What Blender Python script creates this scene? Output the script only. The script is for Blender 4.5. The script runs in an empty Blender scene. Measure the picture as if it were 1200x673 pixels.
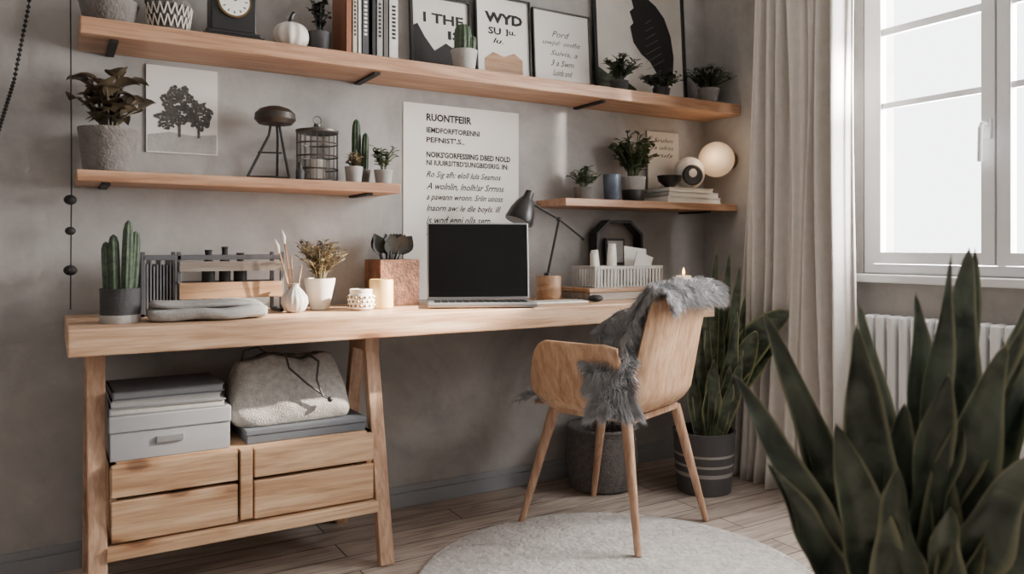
import bpy, math, random
from mathutils import Vector, Matrix, noise
random.seed(7)
PI=math.pi
COL=bpy.context.scene.collection
def lin(c):
    return tuple(((x/255)/12.92 if x/255<=.04045 else ((x/255+.055)/1.055)**2.4) for x in c)+(1,)
# ---------------------------------------------------------------- materials
def newmat(name):
    m=bpy.data.materials.new(name);m.use_nodes=True;nt=m.node_tree
    return m,nt,nt.nodes["Principled BSDF"]
def node(nt,t,**k):
    n=nt.nodes.new(t)
    for a,b in k.items():
        if a in n.inputs: n.inputs[a].default_value=b
        else: setattr(n,a,b)
    return n
def ramp(nt,stops):
    r=nt.nodes.new("ShaderNodeValToRGB");e=r.color_ramp.elements
    while len(e)<len(stops): e.new(.5)
    for i,(p,c) in enumerate(stops): e[i].position=p;e[i].color=c if len(c)==4 else tuple(c)+(1,)
    return r
def mapping(nt,scale,loc=(0,0,0)):
    tc=nt.nodes.new("ShaderNodeTexCoord");mp=nt.nodes.new("ShaderNodeMapping")
    mp.inputs["Scale"].default_value=scale;mp.inputs["Location"].default_value=loc
    nt.links.new(tc.outputs["Object"],mp.inputs["Vector"]);return mp
def bump(nt,b,src,strength,dist=.01):
    n=nt.nodes.new("ShaderNodeBump");n.inputs["Strength"].default_value=strength;n.inputs["Distance"].default_value=dist
    nt.links.new(src,n.inputs["Height"]);nt.links.new(n.outputs[0],b.inputs["Normal"])
def M(name,c,rough=.6,var=.12,scale=12,metal=0,bmp=0,bscale=120,emit=None):
    m,nt,b=newmat(name);c=lin(c)
    mp=mapping(nt,(1,1,1));n=node(nt,"ShaderNodeTexNoise",Scale=scale,Detail=5.0);nt.links.new(mp.outputs[0],n.inputs["Vector"])
    lo=tuple(x*(1-var) for x in c[:3]);hi=tuple(min(1,x*(1+var)) for x in c[:3])
    r=ramp(nt,[(.3,lo),(.7,hi)]);nt.links.new(n.outputs["Fac"],r.inputs[0]);nt.links.new(r.outputs[0],b.inputs["Base Color"])
    b.inputs["Roughness"].default_value=rough;b.inputs["Metallic"].default_value=metal
    if bmp:
        n2=node(nt,"ShaderNodeTexNoise",Scale=bscale,Detail=4.0);nt.links.new(mp.outputs[0],n2.inputs["Vector"]);bump(nt,b,n2.outputs["Fac"],bmp)
    if emit:
        b.inputs["Emission Color"].default_value=lin(emit[0]);b.inputs["Emission Strength"].default_value=emit[1]
    return m
def WOOD(name,light,dark,axis=0,ks=None,rough=.5,s=1.0,seed=0,kt=.10):
    m,nt,b=newmat(name);L=nt.links.new
    sc=[12*s]*3;sc[axis]=.8*s
    mp=mapping(nt,sc,(seed,seed*.7,seed*.3))
    n=node(nt,"ShaderNodeTexNoise",Scale=1.6,Detail=8.0,Distortion=1.5,Roughness=.55);L(mp.outputs[0],n.inputs["Vector"])
    r=ramp(nt,[(.33,lin(dark)),(.49,lin([(a+c)/2 for a,c in zip(light,dark)])),(.66,lin(light))]);L(n.outputs["Fac"],r.inputs[0])
    n2=node(nt,"ShaderNodeTexNoise",Scale=8.0,Detail=5.0,Distortion=.6);L(mp.outputs[0],n2.inputs["Vector"])
    r2=ramp(nt,[(.36,(.70,.64,.59)),(.56,(1,1,1))]);L(n2.outputs["Fac"],r2.inputs[0])
    mx=node(nt,"ShaderNodeMix",data_type='RGBA',blend_type='MULTIPLY');mx.inputs[0].default_value=.75
    L(r.outputs[0],mx.inputs[6]);L(r2.outputs[0],mx.inputs[7]);out=mx.outputs[2]
    if ks:
        mk=mapping(nt,ks,(seed+.3,seed+.1,.2));v=node(nt,"ShaderNodeTexVoronoi",Scale=1.0);L(mk.outputs[0],v.inputs["Vector"])
        rk=ramp(nt,[(.0,(.14,.08,.05)),(kt*.5,(.32,.19,.12)),(kt*.8,(.80,.68,.58)),(kt*1.5,(1,1,1))]);L(v.outputs["Distance"],rk.inputs[0])
        mk2=node(nt,"ShaderNodeMix",data_type='RGBA',blend_type='MULTIPLY');mk2.inputs[0].default_value=.8
        L(out,mk2.inputs[6]);L(rk.outputs[0],mk2.inputs[7]);out=mk2.outputs[2]
    L(out,b.inputs["Base Color"]);b.inputs["Roughness"].default_value=rough
    bump(nt,b,n2.outputs["Fac"],.12);return m
def LEAF(name,c1,c2,edge=None,rough=.45,band=26,ef=1.0):
    m,nt,b=newmat(name);L=nt.links.new
    mp=mapping(nt,(1,1,1.0));n=node(nt,"ShaderNodeTexNoise",Scale=float(band),Detail=4.0,Distortion=.8)
    L(mp.outputs[0],n.inputs["Vector"]);r=ramp(nt,[(.35,lin(c1)),(.65,lin(c2))]);L(n.outputs["Fac"],r.inputs[0]);out=r.outputs[0]
    if edge:
        at=nt.nodes.new("ShaderNodeAttribute");at.attribute_name="edge"
        re=ramp(nt,[(.80,(0,0,0)),(.96,(ef,ef,ef))]);L(at.outputs["Fac"],re.inputs[0])
        mx=node(nt,"ShaderNodeMix",data_type='RGBA');L(re.outputs[0],mx.inputs[0]);L(out,mx.inputs[6]);mx.inputs[7].default_value=lin(edge);out=mx.outputs[2]
    L(out,b.inputs["Base Color"]);b.inputs["Roughness"].default_value=rough;return m
def plaster(name,c,c2):
    m,nt,b=newmat(name);L=nt.links.new;mp=mapping(nt,(1,1,1))
    n=node(nt,"ShaderNodeTexNoise",Scale=1.7,Detail=10.0,Roughness=.62,Distortion=.8);L(mp.outputs[0],n.inputs["Vector"])
    r=ramp(nt,[(.30,lin(c2)),(.5,lin(c)),(.72,lin([min(255,x*1.10) for x in c]))]);L(n.outputs["Fac"],r.inputs[0])
    n2=node(nt,"ShaderNodeTexNoise",Scale=9.0,Detail=10.0,Roughness=.70,Distortion=.5);L(mp.outputs[0],n2.inputs["Vector"])
    r2=ramp(nt,[(.34,(.89,.89,.89)),(.62,(1.03,1.03,1.03))]);L(n2.outputs["Fac"],r2.inputs[0])
    mx=node(nt,"ShaderNodeMix",data_type='RGBA',blend_type='MULTIPLY');mx.inputs[0].default_value=1.0
    L(r.outputs[0],mx.inputs[6]);L(r2.outputs[0],mx.inputs[7]);L(mx.outputs[2],b.inputs["Base Color"])
    b.inputs["Roughness"].default_value=.85;bump(nt,b,n2.outputs["Fac"],.25,.008);return m
m_wall=plaster("plaster_grey",(164,161,158),(136,134,133))
m_ceil=M("ceiling_paint",(205,202,198),.9)
m_skirt=M("skirting_paint",(146,149,153),.6,.06)
m_white=M("white_paint",(226,228,230),.4,.03)
m_desk=WOOD("desk_oak",(216,184,154),(178,138,106),0,(1.7,.7,7.0),.45,kt=.11)
m_shelf=WOOD("shelf_pine",(194,156,126),(156,114,86),0,(2.2,.9,9.0),.5,seed=3,kt=.08)
m_crate=WOOD("crate_pine",(220,188,154),(182,144,110),0,(3.6,0.0,9.0),.55,seed=5,kt=.17)
m_leg=WOOD("leg_wood",(204,170,142),(166,128,102),2,None,.5,seed=2)
m_chair=WOOD("chair_plywood",(214,178,146),(182,142,110),2,(5,5,4.2),.45,seed=8,kt=.13)
m_block=WOOD("block_wood",(180,144,112),(132,98,70),0,None,.5,seed=4)
m_greywood=WOOD("grey_wood",(150,140,130),(112,102,94),0,None,.6,seed=9)
m_black=M("black_metal",(26,26,27),.4,.1,20)
m_blackm=M("black_matte",(30,29,29),.7,.15,30)
m_dark=M("charcoal_ceramic",(58,58,60),.7,.15,30,bmp=.2)
m_grey=M("grey_ceramic",(112,110,108),.7,.12,25,bmp=.3)
m_lgrey=M("pale_grey_ceramic",(166,164,160),.65,.1,30,bmp=.2)
m_cream=M("cream_ceramic",(216,210,200),.45,.05,20)
m_concrete=M("concrete",(112,107,103),.85,.2,30,bmp=.5)
m_box=M("grey_card",(146,147,151),.7,.05,10)
m_box2=M("slate_card",(90,95,102),.7,.08,10)
m_folder=M("grey_folder",(120,120,123),.6,.06,14)
m_folderd=M("dark_folder",(84,84,88),.6,.06,14)
m_paper=M("paper",(226,223,218),.8,.03,6)
m_mat=M("print_ground",(206,202,196),.7,.06,9)
m_ink=M("ink",(32,31,32),.8,.05)
m_silver=M("silver_metal",(168,170,173),.35,.04,8,metal=.7)
m_screen=M("dark_screen",(12,13,16),.12,.1,3)
m_copper=M("rusted_copper",(128,88,66),.5,.5,26,metal=.3,bmp=.3)
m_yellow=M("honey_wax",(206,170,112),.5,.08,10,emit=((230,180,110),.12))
m_brass=M("old_brass",(120,98,66),.4,.2,20,metal=.8)
m_wire=M("wire",(92,88,84),.45,.1,20,metal=.6)
m_soil=M("soil",(46,38,32),.95,.3,60,bmp=.8)
m_cactus=LEAF("cactus_green",(42,58,44),(72,90,66),None,.6,60)
m_green=LEAF("leaf_green",(48,64,44),(88,100,68))
m_green2=LEAF("leaf_dark",(34,44,34),(58,68,50))
m_brown=LEAF("leaf_bronze",(52,44,34),(90,78,58),None,.5,18)
m_olive=LEAF("dried_leaf",(92,82,60),(132,116,86))
m_snake=LEAF("snake_leaf",(38,48,40),(80,92,74),(136,136,98),.4,22)
m_snakef=LEAF("snake_leaf_dark",(44,53,46),(98,108,92),(150,148,118),.30,11,.85)
m_blackleaf=LEAF("black_leaf",(24,26,26),(46,50,48))
m_felt=M("grey_felt",(154,151,146),.95,.2,60,bmp=.6,bscale=260)
m_cloth=M("grey_linen",(158,157,155),.95,.14,40,bmp=.5,bscale=300)
m_fur=M("grey_wool",(172,172,174),.95,.25,30)
m_basket=M("woven_grey",(98,94,92),.9,.3,60,bmp=.8,bscale=160)
m_leather=M("dark_leather",(40,36,34),.6,.1)
def glassmat():
    m,nt,b=newmat("window_glass");nt.nodes.remove(b);out=nt.nodes["Material Output"]
    t=nt.nodes.new("ShaderNodeBsdfTransparent");g=nt.nodes.new("ShaderNodeBsdfGlossy");g.inputs["Roughness"].default_value=.05
    x=nt.nodes.new("ShaderNodeMixShader");x.inputs[0].default_value=.04
    nt.links.new(t.outputs[0],x.inputs[1]);nt.links.new(g.outputs[0],x.inputs[2]);nt.links.new(x.outputs[0],out.inputs[0]);return m
m_glass=glassmat()
m_blueglass=M("blue_glaze",(84,96,112),.25,.3,22)
m_bulb=M("frosted_globe",(206,184,158),.5,.02,5,emit=((255,208,162),.38))
m_flame=M("candle_flame",(255,200,120),.5,.02,5,emit=((255,190,110),12))
m_wax=M("ivory_wax",(232,222,204),.5,.03,emit=((255,210,150),1.0))
def floormat():
    m,nt,b=newmat("floor_planks");L=nt.links.new;mp=mapping(nt,(1,1,1))
    br=node(nt,"ShaderNodeTexBrick",Scale=1.0);br.inputs["Color1"].default_value=lin((186,173,162));br.inputs["Color2"].default_value=lin((156,144,134))
    br.inputs["Mortar"].default_value=lin((66,58,53));br.inputs["Mortar Size"].default_value=.0025;br.inputs["Brick Width"].default_value=1.3;br.inputs["Row Height"].default_value=.12;br.offset=.37
    L(mp.outputs[0],br.inputs["Vector"])
    mp2=mapping(nt,(1.4,16,1));n=node(nt,"ShaderNodeTexNoise",Scale=2.2,Detail=8.0,Distortion=1.4);L(mp2.outputs[0],n.inputs["Vector"])
    r=ramp(nt,[(.34,(.58,.54,.51)),(.58,(1.08,1.08,1.08))]);L(n.outputs["Fac"],r.inputs[0])
    mx=node(nt,"ShaderNodeMix",data_type='RGBA',blend_type='MULTIPLY');mx.inputs[0].default_value=1.0
    L(br.outputs[0],mx.inputs[6]);L(r.outputs[0],mx.inputs[7]);L(mx.outputs[2],b.inputs["Base Color"]);b.inputs["Roughness"].default_value=.5
    bump(nt,b,br.outputs["Fac"],-.3,.004);return m
m_floor=floormat()
m_rug=M("rug_wool",(182,178,174),.95,.2,34,bmp=1.0,bscale=60)
m_curtain=M("linen_curtain",(210,205,199),.95,.05,30,bmp=.15,bscale=300)
def stripemat():
    m,nt,b=newmat("striped_glaze");L=nt.links.new;tc=nt.nodes.new("ShaderNodeTexCoord");sx=nt.nodes.new("ShaderNodeSeparateXYZ")
    L(tc.outputs["Object"],sx.inputs[0]);k=node(nt,"ShaderNodeMath",operation='MULTIPLY');k.inputs[1].default_value=4.0;L(sx.outputs[2],k.inputs[0])
    d,l=lin((72,71,72)),lin((148,145,141))
    r=ramp(nt,[(0,d),(.3,l),(.36,d),(.46,l),(.5,d),(.62,l),(.66,d),(.86,d)]);r.color_ramp.interpolation='CONSTANT';L(k.outputs[0],r.inputs[0])
    L(r.outputs[0],b.inputs["Base Color"]);b.inputs["Roughness"].default_value=.7;return m
m_stripe=stripemat()
# ---------------------------------------------------------------- geometry
class G:
    def __init__(s): s.V=[];s.F=[];s.A=[]
    def add(s,vs,fs,a=None):
        k=len(s.V);s.V+= [tuple(v) for v in vs];s.F+=[tuple(i+k for i in f) for f in fs];s.A+=(a or [0]*len(vs));return s
    def box(s,x0,x1,y0,y1,z0,z1,M4=None):
        vs=[Vector((x,y,z)) for z in (z0,z1) for y in (y0,y1) for x in (x0,x1)]
        if M4: vs=[M4@v for v in vs]
        return s.add(vs,[(0,2,3,1),(4,5,7,6),(0,1,5,4),(2,6,7,3),(0,4,6,2),(1,3,7,5)])
    def beam(s,a,b,w,d,w2=None,d2=None,side=(1,0,0)):
        a=Vector(a);b=Vector(b);t=(b-a).normalized();x=Vector(side);x=(x-t*x.dot(t)).normalized();y=t.cross(x)
        w2=w2 or w;d2=d2 or d
        vs=[a-x*w/2-y*d/2,a+x*w/2-y*d/2,a+x*w/2+y*d/2,a-x*w/2+y*d/2,b-x*w2/2-y*d2/2,b+x*w2/2-y*d2/2,b+x*w2/2+y*d2/2,b-x*w2/2+y*d2/2]
        return s.add(vs,[(3,2,1,0),(4,5,6,7),(0,1,5,4),(1,2,6,5),(2,3,7,6),(3,0,4,7)])
    def lathe(s,prof,c=(0,0,0),n=32,rib=0,ribn=0,sq=1,M4=None,arc=None):
        vs=[]
        for r,z in prof:
            for i in range(n):
                a=2*PI*i/n;rr=r*(1+rib*math.cos(a*ribn)) if ribn else r
                v=Vector((rr*math.cos(a),rr*math.sin(a)*sq,z))
                if M4: v=M4@v
                vs.append(v+Vector(c))
        fs=[]
        for j in range(len(prof)-1):
            for i in range(n):
                fs.append((j*n+i,j*n+(i+1)%n,(j+1)*n+(i+1)%n,(j+1)*n+i))
        fs.append(tuple(range(n-1,-1,-1)));k=(len(prof)-1)*n;fs.append(tuple(range(k,k+n)))
        return s.add(vs,fs)
    def sphere(s,c,r,n=24,sx=1,sz=1,rib=0,ribn=0,M4=None):
        m=n//2;pr=[(max(1e-4,r*sx*math.sin(PI*i/m)),-r*sz*math.cos(PI*i/m)) for i in range(m+1)]
        return s.lathe(pr,c,n,rib,ribn,1,M4)
    def tube(s,pts,r,n=8,flat=1):
        pts=[Vector(p) for p in pts];N=len(pts);rs=r if isinstance(r,(list,tuple)) else [r]*N
        vs=[];x=None
        for i,p in enumerate(pts):
            t=(pts[min(i+1,N-1)]-pts[max(i-1,0)]).normalized()
            if x is None:
                x=Vector((1,0,0)) if abs(t.x)<.8 else Vector((0,1,0))
            x=(x-t*x.dot(t)).normalized();y=t.cross(x)
            for k in range(n):
                a=2*PI*k/n;vs.append(p+x*rs[i]*math.cos(a)+y*rs[i]*flat*math.sin(a))
        fs=[(j*n+k,j*n+(k+1)%n,(j+1)*n+(k+1)%n,(j+1)*n+k) for j in range(N-1) for k in range(n)]
        fs.append(tuple(range(n-1,-1,-1)));fs.append(tuple(range((N-1)*n,N*n)));return s.add(vs,fs)
    def blade(s,a,b,W,ctrl,nrm,n=14,cols=6,cup=.2,prof=None,twist=0,wave=0,ph=0):
        a=Vector(a);b=Vector(b);c=Vector(ctrl);nrm=Vector(nrm).normalized();vs=[];A=[]
        for i in range(n+1):
            q=i/n;p=a*(1-q)**2+c*2*q*(1-q)+b*q*q
            t=((c-a)*(1-q)+(b-c)*q).normalized()
            nn=Matrix.Rotation(twist*q,3,t)@nrm
            sd=t.cross(nn)
            if sd.length<1e-3: sd=Vector((1,0,0))
            sd.normalize();up=sd.cross(t)
            w=W*(prof(q) if prof else (.5+.5*math.sin(PI*min(1,q*1.05)))*math.sqrt(max(0,1-q**3.2)))/2
            w=max(w,.0004)
            for k in range(cols+1):
                e=2*k/cols-1;wv=wave*e*abs(e)*math.sin(q*15+ph+(1.5 if e<0 else 0))
                vs.append(p+sd*w*e+up*(w*cup*2*(e*e-.5)+w*wv));A.append(max(abs(e),(q-.9)*10 if q>.9 else 0))
        m=cols+1
        fs=[(i*m+k,i*m+k+1,(i+1)*m+k+1,(i+1)*m+k) for i in range(n) for k in range(cols)]
        return s.add(vs,fs,A)
    def oval(s,p,d,L,W,nrm=(0,0,1),droop=.2):
        p=Vector(p);d=Vector(d).normalized();b=p+d*L-Vector((0,0,droop*L));c=p+d*L*.5+Vector((0,0,droop*L*.5))
        return s.blade(p,b,W,c,nrm,5,2,.15,prof=lambda q:math.sin(PI*min(1,.06+q*.94)**.85))
    def grid(s,f,nu,nv,closeu=False):
        vs=[f(i/nu,j/nv) for j in range(nv+1) for i in range(nu+(0 if closeu else 1))]
        m=nu if closeu else nu+1
        return s.add(vs,[(j*m+i,j*m+(i+1)%m,(j+1)*m+(i+1)%m,(j+1)*m+i) for j in range(nv) for i in range(nu)])
def obj(name,g,mat,parent=None,loc=(0,0,0),rz=0,bev=0,smooth=True,solid=0,sub=0,rot=None,angle=40):
    me=bpy.data.meshes.new(name);me.from_pydata(g.V,[],g.F);me.validate();me.update()
    at=me.attributes.new("edge",'FLOAT','POINT')
    if len(at.data)==len(g.A): at.data.foreach_set("value",[float(x) for x in g.A])
    if smooth:
        for p in me.polygons: p.use_smooth=True
        me.set_sharp_from_angle(angle=math.radians(angle))
    me.materials.append(mat)
    o=bpy.data.objects.new(name,me);COL.objects.link(o)
    o.location=loc;o.rotation_euler=rot or (0,0,rz)
    if parent: o.parent=parent
    if solid:
        md=o.modifiers.new("s",'SOLIDIFY');md.thickness=solid;md.offset=0
    if bev:
        md=o.modifiers.new("b",'BEVEL');md.width=bev;md.segments=2;md.limit_method='ANGLE'
    if sub:
        md=o.modifiers.new("d",'SUBSURF');md.levels=sub;md.render_levels=sub
    return o
def tag(o,label,cat,group=None):
    o["label"]=label;o["category"]=cat
    if group:o["group"]=group
    return o
def root(name,label,cat,loc,rz=0,group=None,rot=None):
    o=bpy.data.objects.new(name,None);o.empty_display_size=.05;COL.objects.link(o);o.location=loc;o.rotation_euler=rot or (0,0,rz)
    return tag(o,label,cat,group)
def struct(o): o["kind"]="structure";return o
def textgeo(g,body,x0,x1,zc,h,y=0,bold=0,shear=0):
    c=bpy.data.curves.new("txt","FONT");c.body=body;c.size=1;c.offset=bold;c.shear=shear;c.resolution_u=2
    o=bpy.data.objects.new("txt",c);COL.objects.link(o);bpy.context.view_layer.update()
    me=bpy.data.meshes.new_from_object(o.evaluated_get(bpy.context.evaluated_depsgraph_get()))
    bpy.data.objects.remove(o);bpy.data.curves.remove(c)
    xs=[v.co.x for v in me.vertices];ys=[v.co.y for v in me.vertices]
    if not xs: return
    a,b=min(xs),max(xs);lo,hi=min(ys),max(ys)
    sx=(x1-x0)/(b-a);sz=h/(hi-lo)
    g.add([(x0+(v.co.x-a)*sx,y,zc-h/2+(v.co.y-lo)*sz) for v in me.vertices],[tuple(p.vertices) for p in me.polygons])
    bpy.data.meshes.remove(me)
# ---------------------------------------------------------------- room shell
X1=2.76;Y1=2.76;X0=-1.6;Y0=-1.4;H=2.75
struct(obj("floor",G().box(X0,X1+.2,Y0,Y1+.2,-.1,0),m_floor,smooth=False))
struct(obj("ceiling",G().box(X0,X1+.2,Y0,Y1+.2,H,H+.1),m_ceil,smooth=False))
struct(obj("wall_back",G().box(X0,X1+.2,Y1,Y1+.15,0,H),m_wall,smooth=False))
struct(obj("wall_left",G().box(X0-.15,X0,Y0,Y1+.15,0,H),m_wall,smooth=False))
struct(obj("wall_front",G().box(X0,X1+.2,Y0-.15,Y0,0,H),m_wall,smooth=False))
g=G();zs,zt=.90,2.30
wins=[(.887,1.893),(-.95,.05)]  # second opening is an unseen window, added to let fill light in
ys=[Y0]+[v for w in sorted(wins) for v in w]+[Y1]
g.box(X1,X1+.2,Y0,Y1,0,zs);g.box(X1,X1+.2,Y0,Y1,zt,H)
for a,b in ((ys[0],ys[1]),(ys[2],ys[3]),(ys[4],ys[5])): g.box(X1,X1+.2,a,b,zs,zt)
struct(obj("wall_right",g,m_wall,smooth=False))
struct(obj("baseboard_back",G().box(X0,X1,Y1-.018,Y1,0,.055).box(X0,X1,Y1-.010,Y1,.055,.08),m_skirt,bev=.002,smooth=False))
struct(obj("baseboard_right",G().box(X1-.018,X1,Y0,Y1-.02,0,.055).box(X1-.010,X1,Y0,Y1-.02,.055,.08),m_skirt,bev=.002,smooth=False))
def rect_frame(g,x0,x1,ya,yb,za,zb,fs,fb,ft):
    # mitre-free rectangular frame whose members meet without overlapping
    g.box(x0,x1,ya,yb,za,za+fb).box(x0,x1,ya,yb,zb-ft,zb).box(x0,x1,ya,ya+fs,za+fb,zb-ft).box(x0,x1,yb-fs,yb,za+fb,zb-ft)
for wi,(a,b) in enumerate(wins):
    xa=X1+.004;mid=(a+b)/2
    g=G();rect_frame(g,xa,xa+.09,a+.001,b-.001,zs+.001,zt-.001,.034,.034,.034)
    g.box(xa+.02,xa+.088,mid-.016,mid+.016,zs+.0355,zt-.0355)
    w=struct(obj("window_%d"%(wi+1),g,m_white,smooth=False))
    obj("window_sill",G().box(X1-.055,X1+.003,a-.03,b+.03,zs-.035,zs-.004),m_white,w,bev=.004,smooth=False)
    for sa,sb in ((a+.037,mid-.004),(mid+.004,b-.037)):
        g=G();za,zb=zs+.037,zt-.037;x0,x1=xa-.016,xa+.018
        rect_frame(g,x0,x1,sa,sb,za,zb,.044,.044,.040)
        for zz,hh in ((1.545,.011),(1.83,.014),(2.08,.011)): g.box(x0+.008,x1-.008,sa+.0445,sb-.0445,zz-hh,zz+hh)
        sash=obj("sash",g,m_white,w,smooth=False)
        g=G();gx=xa+.001;g.add([(gx,sa+.044,za+.044),(gx,sb-.044,za+.044),(gx,sb-.044,zb-.04),(gx,sa+.044,zb-.04)],[(0,1,2,3)])
        obj("glass_pane",g,m_glass,w,smooth=False)
    hy=mid+.026
    obj("window_handle",G().box(X1-.024,X1-.012,hy-.014,hy+.014,1.37,1.44).tube([(X1-.02,hy,1.42),(X1-.05,hy,1.42),(X1-.058,hy,1.405),(X1-.055,hy+.004,1.29)],.009),m_white,w,bev=.002)
# radiator
r=root("radiator","white column radiator with narrow vertical fins under the window","radiator",(2.69,1.39,0))
g=G()
for i in range(19):
    y=-.42+i*.0455
    g.box(-.035,.035,y,y+.032,.13,.745)
obj("fin_panel",g,m_white,r,bev=.01)
obj("water_pipe",G().tube([(0,.43,0),(0,.44,.17),(0,-.44,.17),(0,-.45,.70),(0,.44,.70)],.013),m_white,r)
# curtain
def cur(u,v):
    z=v*2.745;fl=(1-v)**3
    y=1.85-.03*fl+u*(.46+.10*fl)
    x=2.60+.038*math.sin(u*2*PI*7.5+.6*math.sin(v*3))+.016*math.sin(u*2*PI*17+v*2)-.06*fl*(u-.3)+.012*math.sin(v*7+u*9)
    y+=.012*math.sin(v*5+u*20)
    return (x,y,z+.003)
tag(obj("curtain",G().grid(cur,150,40),m_curtain,solid=.003,angle=180),"long off-white linen curtain with soft vertical folds by the window","curtain")
# rug
N=60
pr=[(.0005,.004)]
for i in range(1,N+1): pr.append((.60*i/N,.012+(.0025 if i%2 else 0)))
pr=[(.0005,.0)]+[(.60,.0)]+[(.603,.006)]+pr[::-1][:-1]+[(.0005,.012)]
tag(obj("round_rug",G().lathe(pr,n=96),m_rug,loc=(1.432,1.776,.001),angle=180),"round off-white woven rug on the wooden floor","rug")
# ---------------------------------------------------------------- desk
d=root("trestle_desk","long light oak trestle desk with thick top and lower shelf board","desk",(0,0,0))
obj("desktop",G().box(.035,2.30,2.24,2.745,.72,.79),m_desk,d,bev=.004,smooth=False)
for cx in (.105,.905):
    obj("leg",G().beam((cx,2.28,0),(cx,2.43,.72),.046,.034),m_leg,d,bev=.003,smooth=False)
    obj("leg",G().beam((cx,2.715,0),(cx,2.53,.72),.046,.034),m_leg,d,bev=.003,smooth=False)
    obj("leg_brace",G().box(cx-.022,cx+.022,2.335,2.665,.165,.195),m_leg,d,bev=.002,smooth=False)
    obj("leg_cap",G().box(cx-.024,cx+.024,2.40,2.56,.66,.72),m_leg,d,bev=.002,smooth=False)
obj("shelf_board",G().box(.125,.885,2.29,2.665,.165,.20),m_crate,d,bev=.003,smooth=False)
obj("wall_bracket",G().box(2.1,2.13,2.4,2.745,.705,.72).box(2.1,2.13,2.735,2.755,.45,.72).beam((2.115,2.74,.47),(2.115,2.5,.708),.012,.012),m_black,d,smooth=False)
# crate unit
c=root("drawer_crate","low pine crate unit with four knotty drawer fronts under the desk","drawer unit",(0,0,.201))
g=G().box(.135,.875,2.33,2.64,0,.012).box(.135,.875,2.33,2.64,.203,.215).box(.135,.15,2.33,2.64,0,.215).box(.86,.875,2.33,2.64,0,.215).box(.135,.875,2.628,2.64,0,.215)
obj("body",g,m_crate,c,smooth=False)
obj("divider",G().box(.468,.502,2.30,2.62,.012,.212),m_crate,c,bev=.002,smooth=False)
for xa,xb in ((.137,.462),(.508,.873)):
    for za,zb in ((.006,.116),(.127,.211)):
        obj("drawer",G().box(xa,xb,2.305,2.33,za,zb).box(xa+.02,xb-.02,2.33,2.6,za+.012,zb-.012),m_crate,c,bev=.003,smooth=False)
# file box
c=root("storage_box","pale grey cardboard storage box with lid and label holder","storage box",(.136,2.335,.417))
obj("box_body",G().box(0,.31,.004,.262,0,.078),m_box,c,bev=.002,smooth=False)
obj("box_lid",G().box(-.003,.313,0,.266,.078,.122),m_box,c,bev=.003,smooth=False)
obj("label_holder",G().box(.115,.185,-.002,.006,.04,.058),m_silver,c,bev=.001,smooth=False)
z=.540
for i,(w,h,mm) in enumerate(((.30,.022,m_folder),(.285,.018,m_box),(.29,.022,m_folderd))):
    f=root("document_binder",("mid grey","light grey","dark charcoal")[i]+" flat document binder stacked on the storage box","binder",(.135+.004*i,2.345,z),.02*(i-1),"binders stacked on the grey box")
    obj("cover",G().box(0,w,0,.23,0,.003).box(0,w,0,.23,h-.003,h).box(0,.004,0,.23,0,h),mm,f,smooth=False)
    obj("pages",G().box(.004,w-.004,.004,.226,.003,h-.003),m_lgrey if i<2 else m_folder,f,smooth=False)
    z+=h+.001
tag(obj("keepsake_box",G().box(0,.365,0,.25,0,.030).box(-.003,.368,-.003,.253,.026,.042),m_box2,loc=(.495,2.345,.417),bev=.002,smooth=False),"flat slate-grey lidded box beneath the felt bag","box")
b=root("felt_bag","heather grey felt bag with dark cord on slate box","bag",(.650,2.47,.460),.05)
def bagf(u,v):
    a=2*PI*u;e=.45
    cx=math.copysign(abs(math.cos(a))**e,math.cos(a));sy=math.copysign(abs(math.sin(a))**e,math.sin(a))
    q=v
    hw=.190*(1-.07*(1-min(1,q*5))**2)*(1-.22*q**2.2);hd=.112*(1-.10*(1-min(1,q*5))**2)*(1-.70*q**1.5)
    x=cx*hw-.015*q;y=sy*hd
    z=q*.188+.018*q*math.exp(-((x+.06)/.04)**2)+.012*q*math.exp(-((x-.10)/.04)**2)-.014*q*math.exp(-((x-.03)/.04)**2)
    n=noise.noise(Vector((x*10,y*10,z*10)))*.018*math.sin(PI*min(1,q+.15))
    y+=.006*math.sin(x*40+q*5)*q
    return (x+n*.6,y+n,max(0,z+n*.5))
g=G().grid(bagf,80,28,True);g.F.append(tuple(range(79,-1,-1)));g.F.append(tuple(range(28*80,29*80)))
obj("bag_body",g,m_felt,b,angle=180)
obj("bag_opening",G().tube([(-.11+.2*i/12,-.026+.004*math.sin(i*1.3),.199+.010*math.exp(-((i-3)/2)**2)-.012*math.exp(-((i-8)/2)**2)) for i in range(13)],[.002]+[.005]*11+[.002],6),m_leather,b)
obj("cord_loop",G().tube([(.01,-.03,.200),(-.03,-.06,.210),(-.03,-.10,.17),(.02,-.122,.12),(.07,-.13,.08),(.09,-.132,.065),(.065,-.132,.08),(.05,-.12,.13),(.07,-.08,.18),(.05,-.04,.200)],.0035,6).tube([(-.06,-.02,.200),(-.10,-.01,.23),(-.14,.0,.22),(-.15,0,.17)],.003,6).sphere((.088,-.134,.067),.009,10),m_leather,b)
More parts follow.
